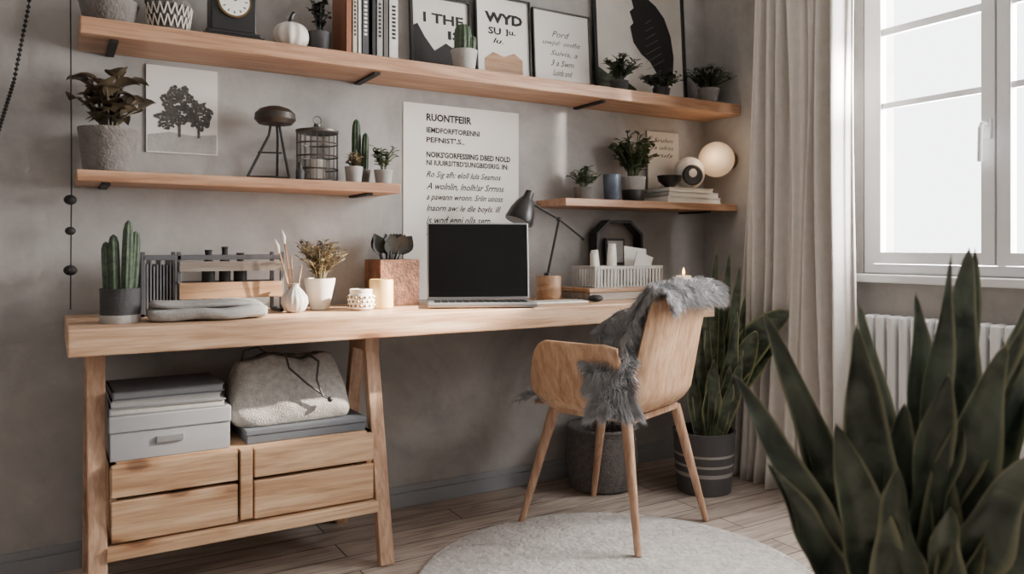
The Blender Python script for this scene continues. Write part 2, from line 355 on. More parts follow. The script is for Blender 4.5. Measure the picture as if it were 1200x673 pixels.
# ---------------------------------------------------------------- shelves
def shelf(name,label,xa,xb,y,zt,th,brk):
    s=root(name,label,"shelf",(0,0,0));obj("board",G().box(xa,xb,y,2.7595,zt-th,zt),m_shelf,s,bev=.004,smooth=False)
    for bx in brk: obj("bracket",G().box(bx-.012,bx+.012,y+.03,2.758,zt-th-.009,zt-th),m_blackm,s,bev=.002,smooth=False)
shelf("wall_shelf","long pine wall shelf with dark brackets high on the wall",.07,2.755,2.52,1.665,.05,(.16,.98,1.98))
shelf("wall_shelf","short pine wall shelf holding cacti and a wire lantern",.062,1.065,2.54,1.226,.034,(.14,.96))
shelf("wall_shelf","small pine wall shelf reaching into the room corner",1.776,2.755,2.54,1.2,.032,(2.6,))
ZU,ZL,ZR,ZD=1.666,1.227,1.201,.791
# ---------------------------------------------------------------- plants
def pot(p,r,h,mat,taper=.82,rim=True,soil=True,n=32):
    rb=r*taper
    pr=[(rb*.9,0),(rb,.004),(r*.98,h*.9),(r,h*.92) if rim else (r*.99,h*.95),(r,h),(r*.9,h),(r*.88,h*.88)]
    obj("pot",G().lathe(pr,n=n),mat,p,angle=50)
    if soil: obj("soil",G().lathe([(.001,h*.86),(r*.5,h*.885),(r*.885,h*.87)][::1],n=20),m_soil,p)
def bush(g,z0,r,H,n,L,W,spread=.6,lps=6,seed=1,droop=.2):
    rd=random.Random(seed)
    for i in range(n):
        a=rd.random()*2*PI;t=rd.random()**.6*spread;hh=H*(.6+.4*rd.random())*(1-.3*t)
        p0=Vector((math.cos(a)*r*.2,math.sin(a)*r*.2,z0));p2=Vector((math.cos(a)*t*r*1.2,math.sin(a)*t*r*1.2,z0+hh));p1=Vector((p0.x,p0.y,z0+hh*.6))
        pts=[p0*(1-q)**2+p1*2*q*(1-q)+p2*q*q for q in [k/6 for k in range(7)]]
        g.tube(pts,.0018*max(1,L/.03),5)
        for k in range(lps):
            q=.35+.65*k/(lps-1) if lps>1 else 1
            p=p0*(1-q)**2+p1*2*q*(1-q)+p2*q*q;b=rd.random()*2*PI
            dr=Vector((math.cos(b),math.sin(b),.15+.7*rd.random()))
            g.oval(p,dr,L*(.7+.5*rd.random()),W*(.8+.4*rd.random()),(dr.y*.3,dr.x*.3,1),droop)
    return g
def cactus_col(g,x,y,z,r,h,ribs=9,lean=(0,0)):
    pr=[(r*.8,0),(r,h*.1),(r*1.02,h*.6),(r*.92,h*.85),(r*.6,h*.96),(r*.08,h)]
    Mx=Matrix.Rotation(lean[0],4,'Y')@Matrix.Rotation(lean[1],4,'X')
    g.lathe(pr,(x,y,z),ribs*6,.10,ribs,1,Mx)
def potted(name,label,loc,r,h,mat,fol,fmat,cat="potted plant",rz=0,taper=.82,group=None,rim=True):
    p=root(name,label,cat,loc,rz,group);pot(p,r,h,mat,taper,rim);g=G();fol(g);obj("foliage",g,fmat,p,angle=180 if "cactus" not in name else 60);return p
def f(g):
    for x,y,h,l in ((-.014,0,.16,-.02),(.014,-.008,.20,.03),(.03,.012,.17,.06),(-.028,.01,.14,-.05)): cactus_col(g,x,y,.085,.0135,h,7,(l,0))
p=potted("potted_cactus","tall ribbed columnar cactus in a two-tone charcoal pot on the desk",(.165,2.40,ZD),.052,.095,m_dark,f,m_cactus,taper=.97,rim=False)
obj("pot_band",G().lathe([(.0525,.0),(.053,.002),(.053,.02),(.0525,.022)]),m_lgrey,p)
p=potted("potted_rubber_plant","bronze broad-leaved plant in a tapered grey concrete pot",(.150,2.65,ZL),.084,.135,m_concrete,lambda g:bush(g,.11,.080,.23,15,.078,.06,1.0,4,5,.35),m_brown)
potted("potted_succulent","small olive succulent in a pale grey pot beside a cactus",(.908,2.59,ZL),.032,.055,m_lgrey,lambda g:bush(g,.04,.035,.07,18,.028,.012,.9,5,8),m_olive)
def f(g):
    cactus_col(g,-.012,.01,.05,.016,.19,8);cactus_col(g,.012,-.01,.05,.013,.14,8,(.03,0));cactus_col(g,-.022,-.012,.05,.010,.08,8,(-.05,0))
potted("potted_cactus","upright green columnar cactus in a small grey pot",(.965,2.68,ZL),.038,.055,m_grey,f,m_cactus)
potted("potted_herb","small leafy green plant in a pale grey pot",(1.022,2.60,ZL),.034,.05,m_lgrey,lambda g:bush(g,.04,.036,.12,16,.028,.013,1.0,7,11),m_green)
potted("planter","grey concrete planter with trailing stems on the high shelf",(.150,2.62,ZU),.083,.075,m_concrete,lambda g:bush(g,.06,.08,.14,10,.05,.02,.9,5,21),m_green2)
p=potted("potted_plant","plant in a woven zigzag basket planter on the high shelf",(.315,2.62,ZU),.068,.10,m_basket,lambda g:bush(g,.09,.05,.14,10,.035,.014,.8,5,22),m_green2)
g=G()
for i in range(20):
    a=2*PI*i/20;b_=2*PI*(i+.5)/20
    for z1,z2 in ((.015,.05),(.05,.085)):
        r1=.058+z1*.14;r2=.058+z2*.14
        g.tube([(r1*math.cos(a),r1*math.sin(a),z1),(r2*math.cos(b_),r2*math.sin(b_),z2)],.0022,5);g.tube([(r2*math.cos(b_),r2*math.sin(b_),z2),(r1*math.cos(a+2*PI/20),r1*math.sin(a+2*PI/20),z1)],.0022,5)
obj("zigzag_weave",g,m_cream,p)
# clock
c=root("mantel_clock","black mantel clock with round white dial on the high shelf","clock",(.505,2.62,ZU))
obj("case",G().box(-.095,.095,-.05,.05,0,.018).box(-.085,.085,-.044,.044,.018,.03).box(-.07,.07,-.038,.038,.03,.19).box(-.082,.082,-.045,.045,.19,.205),m_black,c,bev=.004,smooth=False)
RX=Matrix.Rotation(PI/2,4,'X')
obj("bezel",G().lathe([(.046,0),(.052,.0),(.052,.008),(.047,.008)],(0,-.038,.125),40,M4=RX),m_brass,c)
obj("dial",G().lathe([(.001,0),(.046,0),(.046,.003),(.001,.003)],(0,-.0455,.125),40,M4=RX),m_paper,c)
g=G()
for i in range(12):
    a=i*PI/6;g.beam((.032*math.sin(a),-.0492,.125+.032*math.cos(a)),(.040*math.sin(a),-.0492,.125+.040*math.cos(a)),.003,.001,side=(math.cos(a),0,-math.sin(a)))
g.beam((0,-.05,.125),(.018,-.05,.137),.003,.001,side=(0,0,1)).beam((0,-.05,.125),(-.008,-.05,.153),.002,.001)
obj("hands",g,m_ink,c,smooth=False)
p=root("ceramic_pumpkin","white ribbed ceramic pumpkin with black stem on the high shelf","ornament",(.692,2.60,ZU))
pr=[(.012,0.0)]+[(.058*math.sin(PI*(.08+.88*i/14))**.8,.045-.045*math.cos(PI*(.08+.88*i/14))) for i in range(15)]+[(.004,.083)]
obj("pumpkin_body",G().lathe(pr,n=80,rib=.05,ribn=10),m_cream,p,angle=180)
obj("stem",G().tube([(0,0,.08),(0,0,.10),(.004,0,.115),(.012,0,.125)],[.012,.008,.007,.009],8),m_black,p)
potted("potted_succulent","dark spiky plant in a black pot on the high shelf",(.796,2.62,ZU),.040,.075,m_dark,lambda g:bush(g,.06,.036,.17,14,.03,.02,.9,4,31),m_blackleaf)
# books
x=.870
for i,(w,h,cc,nm) in enumerate(((.022,.235,(142,92,66),"rust brown"),(.018,.225,(198,186,168),"cream"),(.014,.24,(222,218,210),"white"),(.026,.245,(66,66,70),"charcoal"),(.016,.23,(40,40,42),"black"),(.024,.25,(158,156,152),"light grey"),(.02,.235,(92,88,86),"taupe grey"),(.036,.25,(205,202,198),"white speckled"))):
    b=root("book","%s hardback book standing on the high shelf"%nm,"book",(x,2.56,ZU),0,"books standing on the high shelf")
    mm=M("book_cover_"+nm.replace(" ","_"),cc,.6,.1,40)
    obj("cover",G().box(0,.002,0,.15,0,h).box(w-.002,w,0,.15,0,h).box(0,w,0,.003,0,h),mm,b,smooth=False)
    obj("pages",G().box(.002,w-.002,.003,.145,.003,h-.004),m_paper,b,smooth=False)
    g=G();
    if i in (1,3,5,7):
        for q in range(9): g.box(w*.3,w*.7,-.0006,0,h*.3+q*.014,h*.3+q*.014+.008)
        obj("spine_lettering",g,m_ink if i!=3 else m_paper,b,smooth=False)
    x+=w+.0012+(.009 if i in(3,) else 0)
# frames
def frame(name,label,xa,xb,zt,z0,fm,pm,art,bw=.012,y=2.715,lean=.06):
    w=xb-xa;h=zt-z0
    r=root(name,label,"framed print" if fm else "print",((xa+xb)/2,y,z0),rot=(-lean,0,0))
    if fm:
        obj("frame",G().box(-w/2,-w/2+bw,-.012,.006,0,h).box(w/2-bw,w/2,-.012,.006,0,h).box(-w/2+bw,w/2-bw,-.012,.006,0,bw).box(-w/2+bw,w/2-bw,-.012,.006,h-bw,h),fm,r,bev=.0015,smooth=False)
        obj("print",G().box(-w/2+bw,w/2-bw,-.002,.004,bw,h-bw),pm,r,smooth=False)
    else:
        obj("card",G().box(-w/2,w/2,-.002,.004,0,h),pm,r,smooth=False)
    art(r,w,h);return r
def poly(g,pts,y=-.0035): g.add([(x,y,z) for x,z in pts],[tuple(range(len(pts)))])
def a1(r,w,h):
    g=G();textgeo(g,"I THE",-.075,.10,h-.09,.04,-.003,.03);textgeo(g,"IS",.03,.09,h-.15,.035,-.003,.03)
    obj("lettering",g,m_ink,r,smooth=False)
    g=G();poly(g,[(-.118,.015),(.118,.015),(.118,.13),(.08,.15),(.05,.12),(.02,.135),(-.03,.10),(-.07,.15),(-.10,.20),(-.118,.19)])
    obj("dark_picture",g,m_ink,r,smooth=False)
frame("framed_print","black framed print with bold capital lettering behind the cactus",1.177,1.442,1.985,ZU,m_black,m_mat,a1)
def a2(r,w,h):
    g=G();textgeo(g,"WYD",-.085,.095,h-.09,.045,-.003,.05);textgeo(g,"SU",-.07,-.01,h-.145,.03,-.003,.03);textgeo(g,"Ju.",.01,.06,h-.145,.03,-.003,.03);textgeo(g,"lu.",-.05,.0,h-.185,.022,-.003,.02,.3)
    obj("lettering",g,m_ink,r,smooth=False)
    g=G();poly(g,[(-.09,.05),(.09,.05),(.09,.11),(.05,.135),(.0,.115),(-.05,.13),(-.09,.10)]);obj("brown_picture",g,m_block,r,smooth=False)
frame("framed_print","thin black framed print with bold letters above a brown picture",1.461,1.724,2.03,ZU,m_black,m_paper,a2,.008)
def a3(r,w,h):
    g=G()
    for i,(t,a,b) in enumerate((("Pord",-.05,.04),("uwjd: onflit",-.10,.10),("Suivis, a",-.06,.08),("3 a Swm",-.06,.06),("Luinb and",-.05,.05))): textgeo(g,t,a,b,h-.10-i*.042,.026,-.003,0,.4)
    obj("lettering",g,m_ink,r,smooth=False)
frame("framed_print","white print with thin handwritten black script in slim frame",1.736,2.034,2.015,ZU,m_wire,m_paper,a3,.006)
def a4(r,w,h):
    g=G();poly(g,[(-.03,h-.10),(.03,h-.13),(.10,h-.17),(.15,h-.22),(.185,h-.30),(.20,h-.40),(.19,h-.50),(.15,h-.56),(.06,h-.57),(.09,h-.49),(.05,h-.44),(.0,h-.41),(-.045,h-.36),(-.06,h-.29),(-.04,h-.27),(-.06,h-.22),(-.035,h-.20),(-.05,h-.15)])
    obj("feather_drawing",g,m_ink,r,smooth=False)
    g=G();poly(g,[(-.255,.015),(-.02,.015),(-.04,.06),(-.10,.09),(-.16,.13),(-.2,.11),(-.255,.14)]);obj("dark_picture",g,m_green2,r,smooth=False)
    g=G()
    for i in range(7): g.beam((.03,-.0045,h-.48+i*.036),(.14-.012*i,-.0045,h-.42+i*.03),.002,.0005,side=(0,0,1))
    obj("feather_lines",g,m_grey,r,smooth=False)
frame("framed_print","large black framed print of a dark feather on pale ground",2.057,2.60,2.30,ZU,m_black,m_mat,a4,.016)
def f(g):
    cactus_col(g,-.006,0,.06,.030,.115,10);cactus_col(g,.024,-.01,.06,.016,.075,8,(.05,0))
potted("potted_cactus","stout dark cactus in a pale grey pot before framed prints",(1.335,2.575,ZU),.05,.075,m_lgrey,f,m_cactus)
potted("potted_fern","low dark leafy plant in a black pot before the feather print",(2.10,2.60,ZU),.04,.05,m_dark,lambda g:bush(g,.04,.070,.14,30,.036,.016,1.0,7,41),m_green2)
potted("potted_fern","trailing dark green plant beside the feather print",(2.33,2.59,ZU),.04,.04,m_dark,lambda g:bush(g,.03,.08,.10,28,.032,.015,1.0,7,43),m_green2)
potted("potted_herb","bushy green plant in a grey pot at the shelf end",(2.64,2.61,ZU),.05,.075,m_grey,lambda g:bush(g,.055,.095,.14,44,.036,.016,1.0,7,44),m_green2)
def a5(r,w,h):
    g=G();rd=random.Random(3)
    for cx,cz,rx,rz,n in ((-.01,.16,.05,.065,420),(.055,.13,.035,.045,260),(-.05,.11,.03,.03,90)):
        for i in range(n):
            a=rd.random()*2*PI;q=rd.random()**.45;x=cx+rx*q*math.cos(a)*(1+.15*math.sin(a*5));z=cz+rz*q*math.sin(a)*(1+.12*math.sin(a*7));s=.0028+.0035*rd.random()
            poly(g,[(x+s*math.cos(k*PI/3+a),z+s*math.sin(k*PI/3+a)) for k in range(6)],-.003-.0006*rd.random())
    for x in (-.01,.05): g.box(x-.004,x+.004,-.0035,-.002,.055,.11)
    obj("tree_picture",g,M("print_grey",(74,72,70),.8,.6,90),r,smooth=False)
    g=G();poly(g,[(-w/2+.004,.004),(w/2-.004,.004),(w/2-.004,.07),(.03,.062),(-.04,.07),(-w/2+.004,.058)],-.0028);obj("field_picture",g,m_lgrey,r,smooth=False)
frame("photo_print","unframed black and white photo print of trees on the wall",.265,.485,1.597,1.311,None,m_paper,a5,y=2.7555,lean=0)
# sculpture lamp
s=root("tripod_lamp","dark mushroom-shaped table lamp on splayed black tripod legs","lamp",(.63,2.64,ZL))
obj("lamp_shade",G().lathe([(.02,.185),(.055,.190),(.068,.205),(.066,.225),(.05,.240),(.025,.249),(.001,.252)],(.02,0,0),36),M("dark_walnut",(50,42,37),.45,.3,20),s)
g=G()
for x,y in ((-.075,-.02),(.055,-.045),(.04,.055)): g.tube([(.02+x*.2,y*.2,.19),(.02+x*.3,y*.3,.15),(x,y,.006)],.0045,6)
g.tube([(-.075,-.02,.006),(.0,-.05,.006),(.055,-.045,.006)],.0045,6).tube([(-.04,-.01,.09),(.035,-.03,.09)],.003,6)
obj("leg_frame",g,m_black,s)
tag(obj("small_bottle",G().lathe([(.012,0),(.014,.004),(.014,.03),(.006,.042),(.006,.055),(.008,.058)],n=16),m_dark,loc=(.717,2.58,ZL)),"tiny dark stoneware bottle beside the wire lantern","bottle")
s=root("wire_lantern","cylindrical wire cage lantern with lid and ring handle","lantern",(.800,2.66,ZL))
g=G();R0=.070
for i in range(20):
    a=2*PI*i/20;g.tube([(R0*math.cos(a),R0*math.sin(a),.006),(R0*math.cos(a),R0*math.sin(a),.175)],.0015,5)
for z in (.006,.045,.09,.135,.175): g.tube([(R0*math.cos(2*PI*i/32),R0*math.sin(2*PI*i/32),z) for i in range(33)],.003,5)
obj("cage",g,m_wire,s)
obj("lid",G().lathe([(.001,.176),(.074,.176),(.074,.182),(.03,.19),(.012,.196),(.012,.205),(.001,.206)]).tube([(.014*math.cos(2*PI*i/16),0,.218+.014*math.sin(2*PI*i/16)) for i in range(17)],.002,5),m_wire,s)
obj("base",G().lathe([(.001,0),(.072,0),(.072,.006),(.001,.006)]),m_wire,s)
obj("candle",G().lathe([(.001,.006),(.028,.006),(.028,.08),(.001,.082)]),m_cream,s)
# poster
r=root("text_poster","large white paper poster printed with dark block and slanted lettering","poster",(0,2.7585,0))
obj("sheet",G().box(1.165,1.686,-.002,.0015,.795,1.563),m_paper,r,smooth=False)
g=G();xa=1.262
for t,b,z,h,bo,sh in (("RUONTFEIIR",1.462,1.512,.030,.035,0),("IEMDFORFTORENNI",1.50,1.462,.022,.03,0),("PEFNIST'.S..",1.43,1.424,.022,.03,0),("NOIKS'GORFESSIING DBED NOLD",1.645,1.366,.024,.035,0),("NI IUUIRS?TBD'SUNGBIDSRIG. IN:",1.635,1.334,.022,.03,0),
  ("Ro Sig afh: eloll luls Seamos",1.60,1.285,.032,.012,.4),("A wolnlin, lnolh!sr Srrnns",1.615,1.24,.032,.012,.4),("a pawann wronn. Srlin uooss",1.61,1.196,.032,.012,.4),("lnaorn aw: le dle boyls. ill",1.60,1.152,.032,.012,.4),("is wod enni olla sern",1.55,1.108,.032,.012,.4),("a bols wrn olin suoss",1.57,1.064,.032,.012,.4)):
    textgeo(g,t,xa,b,z,h,-.0028,bo,sh)
obj("lettering",g,m_ink,r,smooth=False)
# right shelf
potted("potted_succulent","small green succulent in a grey pot on the corner shelf",(1.945,2.65,ZR),.042,.055,m_grey,lambda g:bush(g,.045,.055,.10,26,.034,.018,1.0,5,51),m_green)
tag(obj("glass_tumbler",G().lathe([(.032,0),(.035,.004),(.04,.11),(.037,.11),(.032,.008),(.001,.008)]),m_blueglass,loc=(2.06,2.60,ZR)),"mottled blue-grey glazed tumbler on the corner shelf","cup")
p=potted("potted_plant","bushy green plant in a pale pot with black base",(2.21,2.64,ZR),.055,.11,m_lgrey,lambda g:bush(g,.09,.092,.23,52,.042,.024,1.0,7,53),m_green,rim=True)
obj("pot_base",G().lathe([(.046,0),(.047,.002),(.0515,.05),(.0505,.052)]),m_black,p)
def a6(r,w,h):
    g=G()
    for i,t in enumerate(("Srulvn","a olrin","wuls")): textgeo(g,t,-.06,.06,h-.04-i*.035,.02,-.003,0,.4)
    obj("lettering",g,m_ink,r,smooth=False)
frame("script_card","small cream card with handwritten script on the corner shelf",2.385,2.58,1.545,ZR,None,m_mat,a6,y=2.740,lean=.03)
z=ZR
for i,(w,dd,h,mm) in enumerate(((.33,.17,.026,m_paper),(.31,.16,.022,m_lgrey),(.27,.15,.018,m_paper))):
    b=root("book",("white","pale grey","slim white")[i]+" book lying flat on the corner shelf","book",(2.33+.01*i,2.55+.005*i,z),0,"books stacked flat on the corner shelf")
    obj("cover",G().box(0,w,0,dd,0,.002).box(0,w,0,dd,h-.002,h).box(0,.003,0,dd,0,h),mm,b,smooth=False)
    obj("pages",G().box(.003,w-.003,.003,dd-.003,.002,h-.002),m_cream,b,smooth=False)
    z+=h+.0006
tag(obj("black_bowl",G().lathe([(.02,0),(.022,.004),(.05,.03),(.056,.055),(.053,.055),(.045,.03),(.001,.01)]),m_black,loc=(2.40,2.615,z)),"small glossy black bowl resting on stacked white books","bowl")
s=root("round_sculpture","rounded white stone sculpture with black hollow on stacked books","ornament",(2.535,2.63,z))
obj("stone_body",G().sphere((0,0,.075),.072,32,1,1.05),M("marble_white",(200,194,188),.5,.25,14),s,angle=180)
obj("hollow",G().lathe([(.001,0),(.04,0),(.048,.004),(.04,.012),(.001,.006)],(-.03,-.052,.06),28,M4=Matrix.Rotation(-.5,4,'Z')@Matrix.Rotation(PI/2,4,'X')),m_black,s)
s=root("wall_lamp","glowing round frosted globe lamp fixed near the room corner","lamp",(2.7595,2.58,1.41))
obj("globe",G().sphere((-.10,0,0),.082,36),m_bulb,s,angle=180)
obj("mount",G().lathe([(.001,0),(.04,0),(.04,.012),(.014,.02),(.014,.03)],(0,0,0),24,M4=Matrix.Rotation(-PI/2,4,'Y')),m_brass,s)
# ---------------------------------------------------------------- desk items
s=root("desk_organizer","grey metal desk organiser rack with wooden rails","organizer",(.235,2.58,ZD))
g=G()
for x in (0,.10,.41): g.box(x-.006,x+.006,-.05,-.038,0,.195).box(x-.006,x+.006,.08,.092,0,.195).box(x-.006,x+.006,-.05,.092,0,.01)
g.box(0,.41,-.05,-.042,.17,.185).box(0,.41,.084,.092,.17,.185).box(0,.41,.084,.092,.09,.10)
obj("metal_frame",g,m_folderd,s,bev=.0015,smooth=False)
obj("rail",G().box(.10,.41,-.056,-.05,.135,.165),m_greywood,s,smooth=False)
obj("rail",G().box(.10,.41,-.056,-.05,.05,.10),m_block,s,smooth=False)
g=G()
for i in range(9): g.box(.012+i*.009,.016+i*.009,-.035,.08,.012,.16+.01*math.sin(i*2))
obj("document_sleeves",g,m_folder,s,smooth=False)
for i,(x,y,r,h) in enumerate(((.45,2.60,.02,.2),(.50,2.60,.018,.21),(.55,2.61,.021,.19))):
    tag(obj("black_bottle",G().lathe([(r*.8,0),(r,.004),(r,h*.75),(r*.5,h*.86),(r*.5,h*.95),(r*.6,h),(r*.1,h)],n=20),m_blackm,loc=(x-.02,y,ZD+.001)),"small matte black bottle inside the desk organiser","bottle","black bottles in the organiser")
def cl(u,v):
    a=2*PI*u;cx=math.copysign(abs(math.cos(a))**.35,math.cos(a));sz=math.copysign(abs(math.sin(a))**.8,math.sin(a))
    w=math.sin(PI*min(max(v,.0),1))**.12 if 0<v<1 else .2
    yy=cx*.085*(w);zz=.020+sz*.020*w*(1+.25*math.sin(v*9)*.5)+.003*math.sin(v*13+cx*4)
    if sz<0: zz=max(.0,zz)
    return ((v-.5)*.33,yy+.006*math.sin(v*8),zz)
c=root("folded_cloth","soft folded grey linen cloth lying on the desk edge","cloth",(.395,2.385,ZD+.001),-.03)
g=G().grid(cl,40,40,True);g.F.append(tuple(range(39,-1,-1)));g.F.append(tuple(range(40*40,41*40)));obj("lower_fold",g,m_cloth,c,angle=180)
g2=G();g2.V=[(x*.92-.006,y*.9,z*.5+.034+.003*math.sin(x*30)) for x,y,z in g.V];g2.F=g.F;g2.A=[0]*len(g.V);obj("upper_fold",g2,m_cloth,c,angle=180)
s=root("bulb_vase","small round ribbed grey vase holding brushes and sticks","vase",(.672,2.48,ZD))
obj("vase_body",G().lathe([(.02,0),(.033,.008),(.042,.03),(.04,.05),(.025,.07),(.014,.082),(.014,.09),(.017,.093),(.011,.092)],n=60,rib=.03,ribn=15),m_lgrey,s,angle=60)
g=G()
for x,y,h in ((-.05,.0,.20),(-.03,.01,.23),(-.01,.005,.18),(.02,-.01,.15)): g.tube([(x*.1,y*.1,.03),(x,y,h)],.0028,6)
obj("stick",g,m_block,s)
g=G()
for x,y,h in ((-.05,.0,.20),(-.03,.01,.23)): g.tube([(x,y,h-.01),(x*1.1,y,h+.012),(x*1.25,y,h+.035)],[.004,.008,.001],8)
obj("bristle",g,m_cream,s)
potted("potted_dried_plant","dried olive sprigs in a tapered white pot on the desk",(.775,2.55,ZD),.052,.105,m_cream,lambda g:bush(g,.09,.078,.17,52,.026,.013,1.0,9,61),m_olive,taper=.6,rim=False)
s=root("patterned_jar","squat cream jar with tan dotted pattern on the desk","jar",(.888,2.46,ZD))
obj("jar_body",G().lathe([(.032,0),(.042,.006),(.044,.03),(.042,.05),(.036,.056),(.038,.066),(.036,.07),(.03,.066),(.001,.06)]),m_cream,s)
g=G()
for i in range(16):
    for j in range(3):
        a=2*PI*(i+j*.5)/16;g.sphere((.0425*math.cos(a),.0425*math.sin(a),.016+j*.014),.0048,8)
obj("dot_pattern",g,m_brass,s)
tag(obj("pillar_candle",G().lathe([(.038,0),(.041,.003),(.041,.095),(.038,.099),(.034,.097),(.001,.093)]).tube([(0,0,.09),(0,0,.105)],.0015,5),m_yellow,loc=(.975,2.50,ZD)),"honey yellow pillar candle on the desk","candle")
s=root("copper_planter","square rusted copper planter with dark round-leaved succulent","potted plant",(1.075,2.65,ZD),.05)
obj("planter_box",G().box(-.078,.078,-.07,-.064,0,.165).box(-.078,.078,.064,.07,0,.165).box(-.078,-.072,-.064,.064,0,.165).box(.072,.078,-.064,.064,0,.165).box(-.072,.072,-.064,.064,0,.006),m_copper,s,bev=.002,smooth=False)
obj("soil",G().box(-.07,.07,-.062,.062,.13,.15),m_soil,s)
g=G();rd=random.Random(4)
for i in range(18):
    a=rd.random()*2*PI;t=.2+rd.random()*.45;b=Vector((.02*math.cos(a)-.02,.015*math.sin(a)-.01,.135));dr=Vector((math.cos(a)*t,math.sin(a)*t*.6,1.0))
    g.tube([b,b+dr*.06],.003,5);g.oval(b+dr*.05,dr,.085,.06,(-.3*dr.x,-1,.2),.1)
obj("foliage",g,m_blackleaf,s,angle=180)
# laptop
s=root("laptop","open silver laptop with dark blank screen","laptop",(1.352,2.49,ZD),-.42)
obj("keyboard_base",G().box(-.19,.19,-.20,.02,.003,.016),m_silver,s,bev=.004,smooth=False)
g=G()
for r_ in range(5):
    for k in range(13): g.box(-.165+k*.0255,-.165+k*.0255+.021,-.03-r_*.022-.018,-.03-r_*.022,.016,.0175)
obj("keys",g,m_black,s,smooth=False)
T=Matrix.Translation((0,.015,.018))@Matrix.Rotation(-.12,4,'X')
obj("screen_lid",G().box(-.19,.19,0,.008,0,.285,T),m_silver,s,bev=.003,smooth=False)
obj("screen",G().box(-.184,.184,-.0012,.0005,.008,.279,T),m_screen,s,smooth=False)
s=root("keyboard","slim pale wireless keyboard beside the laptop","keyboard",(1.615,2.38,ZD),-.1)
obj("keyboard_base",G().box(-.10,.12,-.045,.045,.0,.008),m_cream,s,bev=.003,smooth=False)
g=G()
for r_ in range(4):
    for k in range(11): g.box(-.093+k*.019,-.093+k*.019+.016,-.038+r_*.02,-.038+r_*.02+.016,.008,.010)
obj("keys",g,m_lgrey,s,smooth=False)
# desk lamp
s=root("desk_lamp","black metal desk lamp on a round wooden base","desk lamp",(1.70,2.55,ZD))
obj("lamp_base",G().lathe([(.048,0),(.05,.003),(.05,.092),(.047,.096),(.001,.096)]),m_block,s)
obj("stem",G().tube([(-.005,0,.094),(.0,0,.12),(.05,0,.32)],.005,8).lathe([(.001,.094),(.018,.094),(.014,.106),(.006,.11)],(-.004,0,0),16),m_black,s)
obj("arm",G().tube([(-.085,0,.385),(.05,0,.322),(.17,0,.245)],.0045,8).sphere((.05,0,.322),.011,12).sphere((.17,0,.245),.008,10),m_black,s)
Mx=Matrix.Rotation(.42,4,'Y')
obj("lamp_shade",G().lathe([(.055,-.10),(.057,-.095),(.050,-.055),(.036,-.018),(.020,.005),(.017,.03),(.010,.034),(.001,.036),],(-.10,0,.400),36,M4=Mx).tube([(-.085,0,.385),(-.09,0,.40)],.009,8),m_black,s)
tag(obj("computer_mouse",G().sphere((0,0,.0),.03,20,1,.45),m_blackm,loc=(1.79,2.36,ZD+.0136)),"small dark rounded computer mouse on the desk","mouse")
# house frame
s=root("house_clock","dark house-shaped frame with small framed note leaning on the wall","frame",(2.17,2.71,ZD))
def ring(o,i,ya,yb):
    g=G();n=len(o);vs=[(x,ya,z) for x,z in o]+[(x,ya,z) for x,z in i]+[(x,yb,z) for x,z in o]+[(x,yb,z) for x,z in i]
    fs=[]
    for k in range(n):
        l=(k+1)%n;fs+=[(k,l,n+l,n+k),(2*n+k,3*n+k,3*n+l,2*n+l),(k,2*n+k,2*n+l,l),(n+k,n+l,3*n+l,3*n+k)]
    return g.add(vs,fs)
obj("house_frame",ring([(-.13,0),(.13,0),(.13,.27),(.06,.33),(-.06,.33),(-.13,.27)],[(-.118,.012),(.118,.012),(.118,.264),(.056,.318),(-.056,.318),(-.118,.264)],-.03,.03),m_black,s,smooth=False)
g=G();g.add([(x,.025,z) for x,z in [(-.12,.01),(.12,.01),(.12,.265),(.057,.32),(-.057,.32),(-.12,.265)]],[(0,1,2,3,4,5)]);obj("backing",g,M("taupe_board",(108,98,92),.8,.2,14),s,smooth=False)
obj("inner_frame",G().box(-.06,.05,-.0,.01,.13,.25),m_black,s,bev=.002,smooth=False)
obj("note",G().box(-.048,.038,-.002,.002,.142,.238),m_lgrey,s,smooth=False)
s=root("wooden_box","long low pale wooden box with lid holding the organiser basket","box",(2.02,2.50,ZD))
obj("box_body",G().box(-.22,.225,-.09,.10,0,.03),m_greywood,s,bev=.002,smooth=False)
obj("box_lid",G().box(-.225,.23,-.093,.103,.031,.048),m_block,s,bev=.003,smooth=False)
zb=ZD+.049
s=root("wire_basket","pale grey slatted letter basket on the wooden box","basket",(2.01,2.50,zb))
g=G();w,dd,h=.175,.075,.085
g.box(-w,w,-dd,dd,0,.004)
for i in range(22):
    x=-w+i*2*w/21
    for y in (-dd,dd): g.box(x-.0045,x+.0045,y-.002,y+.002,0,h)
for i in range(10):
    y=-dd+i*2*dd/9
    for x in (-w,w): g.box(x-.002,x+.002,y-.0045,y+.0045,0,h)
g.box(-w-.003,w+.003,-dd-.003,-dd+.003,h-.012,h).box(-w-.003,w+.003,dd-.003,dd+.003,h-.012,h).box(-w-.003,-w+.003,-dd,dd,h-.012,h).box(w-.003,w+.003,-dd,dd,h-.012,h)
obj("basket_body",g,m_lgrey,s,smooth=False)
for i,(x,l) in enumerate(((-.13,.03),(-.095,-.08),(-.05,.1),(-.01,-.02))):
    T=Matrix.Rotation(l,4,'Y')@Matrix.Rotation(-.06,4,'X')
    g=G().lathe([(.014,0),(.015,.002),(.015,.13+.012*i),(.011,.132+.012*i),(.011,.01)],n=18,M4=T)
    tag(obj("paper_roll",g,m_paper if i%2 else m_cream,loc=(2.01+x,2.49+.02*(i%2),zb+.006)),"rolled cream paper standing in the letter basket","paper roll","paper rolls in the basket")
g=G().box(-.05,.07,-.002,.002,0,.15,Matrix.Rotation(.12,4,'Y')@Matrix.Rotation(-.2,4,'X'))
